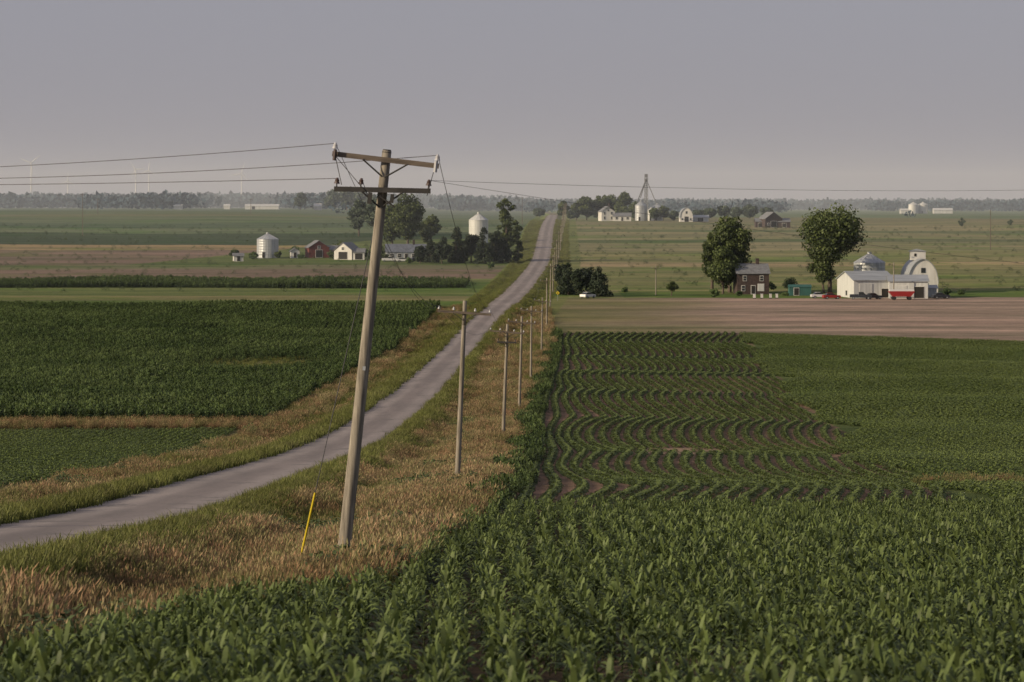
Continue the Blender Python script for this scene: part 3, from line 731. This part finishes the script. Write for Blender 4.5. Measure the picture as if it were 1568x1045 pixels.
b = MB(); b.box((0,0,.7), (5.4,.8,.16), M_dark); b.cyl((2.7,0,.65), (4.4,0,.5), .06, .06, M_dark, 6)
for sx in (-1.9,1.9):
    for sy in (-1,1): b.cyl((sx,sy-.15,.48), (sx,sy+.15,.48), .48, .48, M_tire, 14)
b.obj('running_gear', e)
for i, x in enumerate((60.5,62.4,64.6,66.2)):
    e = empty('beehive', x, 652+i*.4); b = MB(); b.box((0,0,.45), (.6,.6,.5), M_white); b.box((0,0,.93), (.56,.56,.42), M_white); b.box((0,0,1.18), (.66,.66,.07), M_galv)
    b.box((0,0,.08), (.7,.7,.2), M_dark); b.obj('hive_boxes', e)

# ------------------------------------------------------------------ utility poles
M_wood = surf('weathered_pole_wood', (.27,.24,.195), .9, .35, 2.2, stretch=(6,6,.35), dirt=(.085,.073,.058))
M_armw = surf('crossarm_wood', (.15,.12,.095), .9, .35, 3, stretch=(.5,4,4))
M_armd = surf('dark_crossarm', (.045,.042,.04), .8, .3, 3)
M_ins = surf('porcelain_insulator', (.42,.42,.44), .3, .1, 3)
M_insd = surf('brown_insulator', (.06,.035,.03), .3, .1, 3)
M_wire = surf('wire', (.06,.06,.07), .6, .1, 3)
M_yel = surf('yellow_plastic', (.55,.42,.02), .5, .1, 3)
def insul(b, x, y, z, m, s=1):
    b.cyl((x,y,z), (x,y,z+.1*s), .018*s, .018*s, M_wire, 6); b.cyl((x,y,z+.07*s), (x,y,z+.12*s), .075*s, .06*s, m, 10)
    b.cyl((x,y,z+.12*s), (x,y,z+.17*s), .05*s, .055*s, m, 10); b.cyl((x,y,z+.17*s), (x,y,z+.22*s), .045*s, .025*s, m, 10)
def pole(x, y, h, lean, arms, r0=.17, r1=.115, shaft=None, detail=True, n=14, name='utility_pole', yaw=0):
    e = empty(name, x, y); e.rotation_euler = (0, lean, yaw)
    b = MB(); seg = 8
    for i in range(seg):
        z0 = -.6+(h+.6)*i/seg; z1 = -.6+(h+.6)*(i+1)/seg; q0, q1 = i/seg, (i+1)/seg
        b.cyl((0,0,z0), (0,0,z1), r0+(r1-r0)*q0, r0+(r1-r0)*q1, shaft or M_wood, n, i in (0,seg-1))
    b.obj('shaft', e, True)
    pts_ = []
    Mx = Matrix.Translation(e.location) @ Matrix.Rotation(lean, 4, 'Y')
    for ai, (z, w, tilt, mat, ins) in enumerate(arms):
        b = MB(); ro = Matrix.Rotation(tilt, 3, 'Y'); yy_ = -r1-.06
        b.box((0,yy_,z), (w,.10,.125), mat, ro)
        for sg in (-1, 1):
            b.cyl(ro @ Vector((sg*w*.21,0,-.05))+Vector((0,yy_-.06,z)), (sg*.03,yy_+.02,z-.42), .022, .022, M_armd, 5)
        b.obj('crossarm_%d' % (ai+1), e)
        b = MB()
        for u in ins:
            p = ro @ Vector((u*w/2,0,.06))+Vector((0,yy_,z)); insul(b, p.x, p.y, p.z, M_ins if ai == 0 else M_insd)
            pts_.append(Mx @ (p+Vector((0,0,.2))))
            if detail and ai == 0:
                b.cyl((p.x-.02*u,p.y-.12,p.z-.22), (p.x-.02*u,p.y-.12,p.z+.05), .045, .045, M_ins if u > 0 else M_insd, 8)
                b.cyl((p.x,p.y-.12,p.z-.12), (p.x-.06*u,p.y,p.z-.12), .015, .015, M_wire, 5)
        b.obj('insulators_%d' % (ai+1), e)
    return e, pts_, Mx
P1, a1, M1 = pole(-4.18, 64, 10.45, .107, [(10.22,2.62,.01,M_armw,(-.96,.96)), (9.48,2.36,-.085,M_armd,(-.95,-.45,.95))], .172, .115)
b = MB(); b.cyl((0,0,10.4), (0,0,10.48), .122, .10, M_armd, 12)
b.cyl((-.1,-.2,9.35),(.35,-.22,9.1), .02,.02,M_armd,5); b.box((-.28,-.24,9.25),(.1,.1,.28),M_armd); b.box((.26,-.24,9.3),(.09,.09,.22),M_armd)
b.cyl((1.1,-.22,9.45),(1.24,-.24,10.3), .01,.01,M_armd,5); b.cyl((-1.0,-.22,9.5),(-1.25,-.24,10.25), .01,.01,M_armd,5); b.cyl((-.35,-.24,9.35),(-1.24,-.24,10.2), .009,.009,M_armd,5)
b.obj('hardware', P1)
b = MB(); b.box((.02,-.172,5.1), (.07,.02,.10), M_galv); b.obj('tag', P1)
specs = [(-2.96,141,10.0,.042), (-.76,218,9.9,.038), (.75,272,9.9,.028), (2.5,348,9.9,.01), (5.0,444,9.7,.02)]
allp = [a1]
for i, (x, y, h, ln) in enumerate(specs):
    _, a, _m = pole(x, y, h, ln, [(h-.65,2.9,.03+.02*i,M_armw,(-.95,-.4,.4,.95))]+([(h-1.5,1.6,0,M_armd,(-.9,.9))] if i == 1 else []), .16, .11, detail=False, n=10)
    allp.append([a[0], a[3]])
for y in range(525, 1440, 82):
    x = -5.75+.0245*y+.4*math.sin(y)
    _, a, _m = pole(x, y, 10, .015*math.sin(y*1.7), [(9.4,2.7,.0,M_armw,(-.95,.95))], .17, .12, detail=False, n=8); allp.append([a[0], a[-1]])
def wires(name, spans, rad):
    cu = bpy.data.curves.new(name, 'CURVE'); cu.dimensions = '3D'; cu.bevel_depth = rad; cu.bevel_resolution = 1
    for a, c, sag in spans:
        s = cu.splines.new('POLY'); n = 24; s.points.add(n)
        for i in range(n+1):
            t = i/n; p = Vector(a).lerp(Vector(c), t); p.z -= sag*4*t*(1-t); s.points[i].co = (*p, 1)
    cu.materials.append(M_wire); return addobj(name, cu)
sp = []
for i in range(len(allp)-1):
    A, B = allp[i], allp[i+1]
    sp.append((A[0], B[0], 1.0)); sp.append((A[1], B[1], 1.0))
sp.append((a1[3], allp[1][0], 1.1))
wires('power_line', sp, .008)
# branch line: spans to the pole across the road in the west, and the service drop to the east
wz = h1(-30, 78)
_, ab, _m = pole(-30, 78, 1.35-wz, 0, [(.85-wz,2.6,0,M_armw,(-.96,.96)), (.45-wz,2.4,0,M_armd,(-.9,.9))], detail=False, n=10)
ez = h1(30, 110)
_, ae, _m = pole(30, 110, 1.2-ez, 0, [(.7-ez,2.4,0,M_armw,(-.9,.9)), (-3.3-ez,2.4,0,M_armw,(-.9,.9))], detail=False, n=10)
wires('power_line', [(a1[0], ab[0], .38), (a1[1], ab[1], .42), (a1[2], ab[2], .12)], .010)
wires('power_line', [(a1[4], ae[2], .25), (a1[4], ae[0], .25)], .005)
# guy wire with yellow guard
ga = Vector((-5.55, 67.5, h1(-5.55, 67.5))); gt = M1 @ Vector((0,0,9.4))
g = empty('guy_wire', ga.x, ga.y); dv = gt-ga; b = MB(); b.cyl((0,0,0), dv, .012, .012, M_wire, 5); b.obj('cable', g)
b = MB(); b.cyl(dv*.02, dv*.22, .03, .03, M_yel, 8); b.obj('yellow_guard', g)
for (x, y, h, ar) in ((37,672,7.6,1),(-189,1150,19,1),(185,1010,15.5,0),(5.1,1300,14,0),(95,650,9.2,0),(-238,1500,9,1),(-150,1500,9,1),(190,1500,9,1)):
    pole(x, y, h, 0, [(h-.6,2.4,0,M_armw,(-.9,.9))] if ar else [], .16, .11, M_armw if y > 900 else None, False, 8)
sg = empty('warning_sign', 11.2, 640); b = MB(); b.box((0,0,.9), (.08,.08,2.0), M_galv)
b.box((0,-.07,1.9), (.7,.03,.7), M_yel, Matrix.Rotation(math.pi/4, 3, 'Y')); b.box((0,-.092,1.9), (.1,.012,.5), M_dark); b.obj('sign_panel', sg)
# wind turbines
M_turb = surf('turbine_hazed_white', (.55,.56,.58), .6, .05, .1)  # white toned toward the sky, haze put into the paint colour
def turbine(x, y, hub, bl, ph):
    e = empty('wind_turbine', x, y); zb = -e.location.z+hub
    b = MB(); b.cyl((0,0,-2), (0,0,zb), 1.9, 1.1, M_turb, 12); b.obj('tower', e)
    b = MB(); b.box((0,1,zb+1), (3,8,3), M_turb); b.cyl((0,-3,zb+1), (0,-6,zb+1), 1.5, .5, M_turb, 10); b.obj('nacelle', e)
    b = MB()
    for k in range(3):
        a = ph+k*2*math.pi/3; dx, dz = math.sin(a), math.cos(a)
        b.cyl((dx*1.2,-4.5,zb+1+dz*1.2), (dx*bl*.3,-4.5,zb+1+dz*bl*.3), .9, 1.2, M_turb, 6); b.cyl((dx*bl*.3,-4.5,zb+1+dz*bl*.3), (dx*bl,-4.5,zb+1+dz*bl), 1.2, .25, M_turb, 6)
    b.obj('blades', e)
turbine(-103.5*6, 6000, 78, 28, .3); turbine(-184*5.4, 5400, 92, 26, .9); turbine(-144*5.8, 5800, 84, 22, 1.5); turbine(-139*6.2, 6200, 88, 22, .1); turbine(-170*6.5, 6500, 66, 22, .1)

# ------------------------------------------------------------------ atmospheric haze over the plain
b = MB(); m, nt = newmat('haze')
vs = N(nt, 'ShaderNodeVolumeScatter'); vs.inputs['Density'].default_value = .00015; vs.inputs['Color'].default_value = (.80,.88,1,1)
o = N(nt, 'ShaderNodeOutputMaterial'); nt.links.new(vs.outputs[0], o.inputs['Volume'])
b.box((0, 4100, 30), (6000, 7000, 140), m); hz = b.obj('haze')

# ------------------------------------------------------------------ light, sky, camera
EL = 19
sd = Vector((-.92, -.39, 0)).normalized()*math.cos(math.radians(EL))+Vector((0,0,math.sin(math.radians(EL))))
L = bpy.data.lights.new('sun', 'SUN'); L.energy = 5.0; L.angle = math.radians(.6); L.color = (1,.82,.57)
lo = bpy.data.objects.new('sun', L); LINK(lo); lo.rotation_euler = sd.to_track_quat('Z', 'Y').to_euler()
w = bpy.data.worlds.new('World'); scene.world = w; w.use_nodes = True; nt = w.node_tree; nt.nodes.clear()
sk = N(nt, 'ShaderNodeTexSky', sky_type='NISHITA'); sk.sun_disc = False; sk.sun_elevation = math.radians(EL); sk.sun_rotation = math.atan2(sd.x, sd.y)
sk.dust_density = 3
hs = N(nt, 'ShaderNodeHueSaturation'); hs.inputs['Saturation'].default_value = .5; nt.links.new(sk.outputs[0], hs.inputs['Color'])
c = mixc(nt, hs.outputs[0], (3.15,3.1,3.75), .75)
bg = N(nt, 'ShaderNodeBackground'); bg.inputs['Strength'].default_value = .1; nt.links.new(c, bg.inputs[0])
o = N(nt, 'ShaderNodeOutputWorld'); nt.links.new(bg.outputs[0], o.inputs[0])
cam = bpy.data.cameras.new('camera'); co = bpy.data.objects.new('camera', cam); LINK(co)
cam.sensor_width = 36; cam.lens = 36*4000/1568; co.rotation_euler = (math.pi/2, 0, 0); co.location = (0,0,0)
cam.shift_y = -204/1568; cam.clip_start = .5; cam.clip_end = 30000
cam.dof.use_dof = True; cam.dof.focus_distance = 130; cam.dof.aperture_fstop = 3.6
scene.camera = co
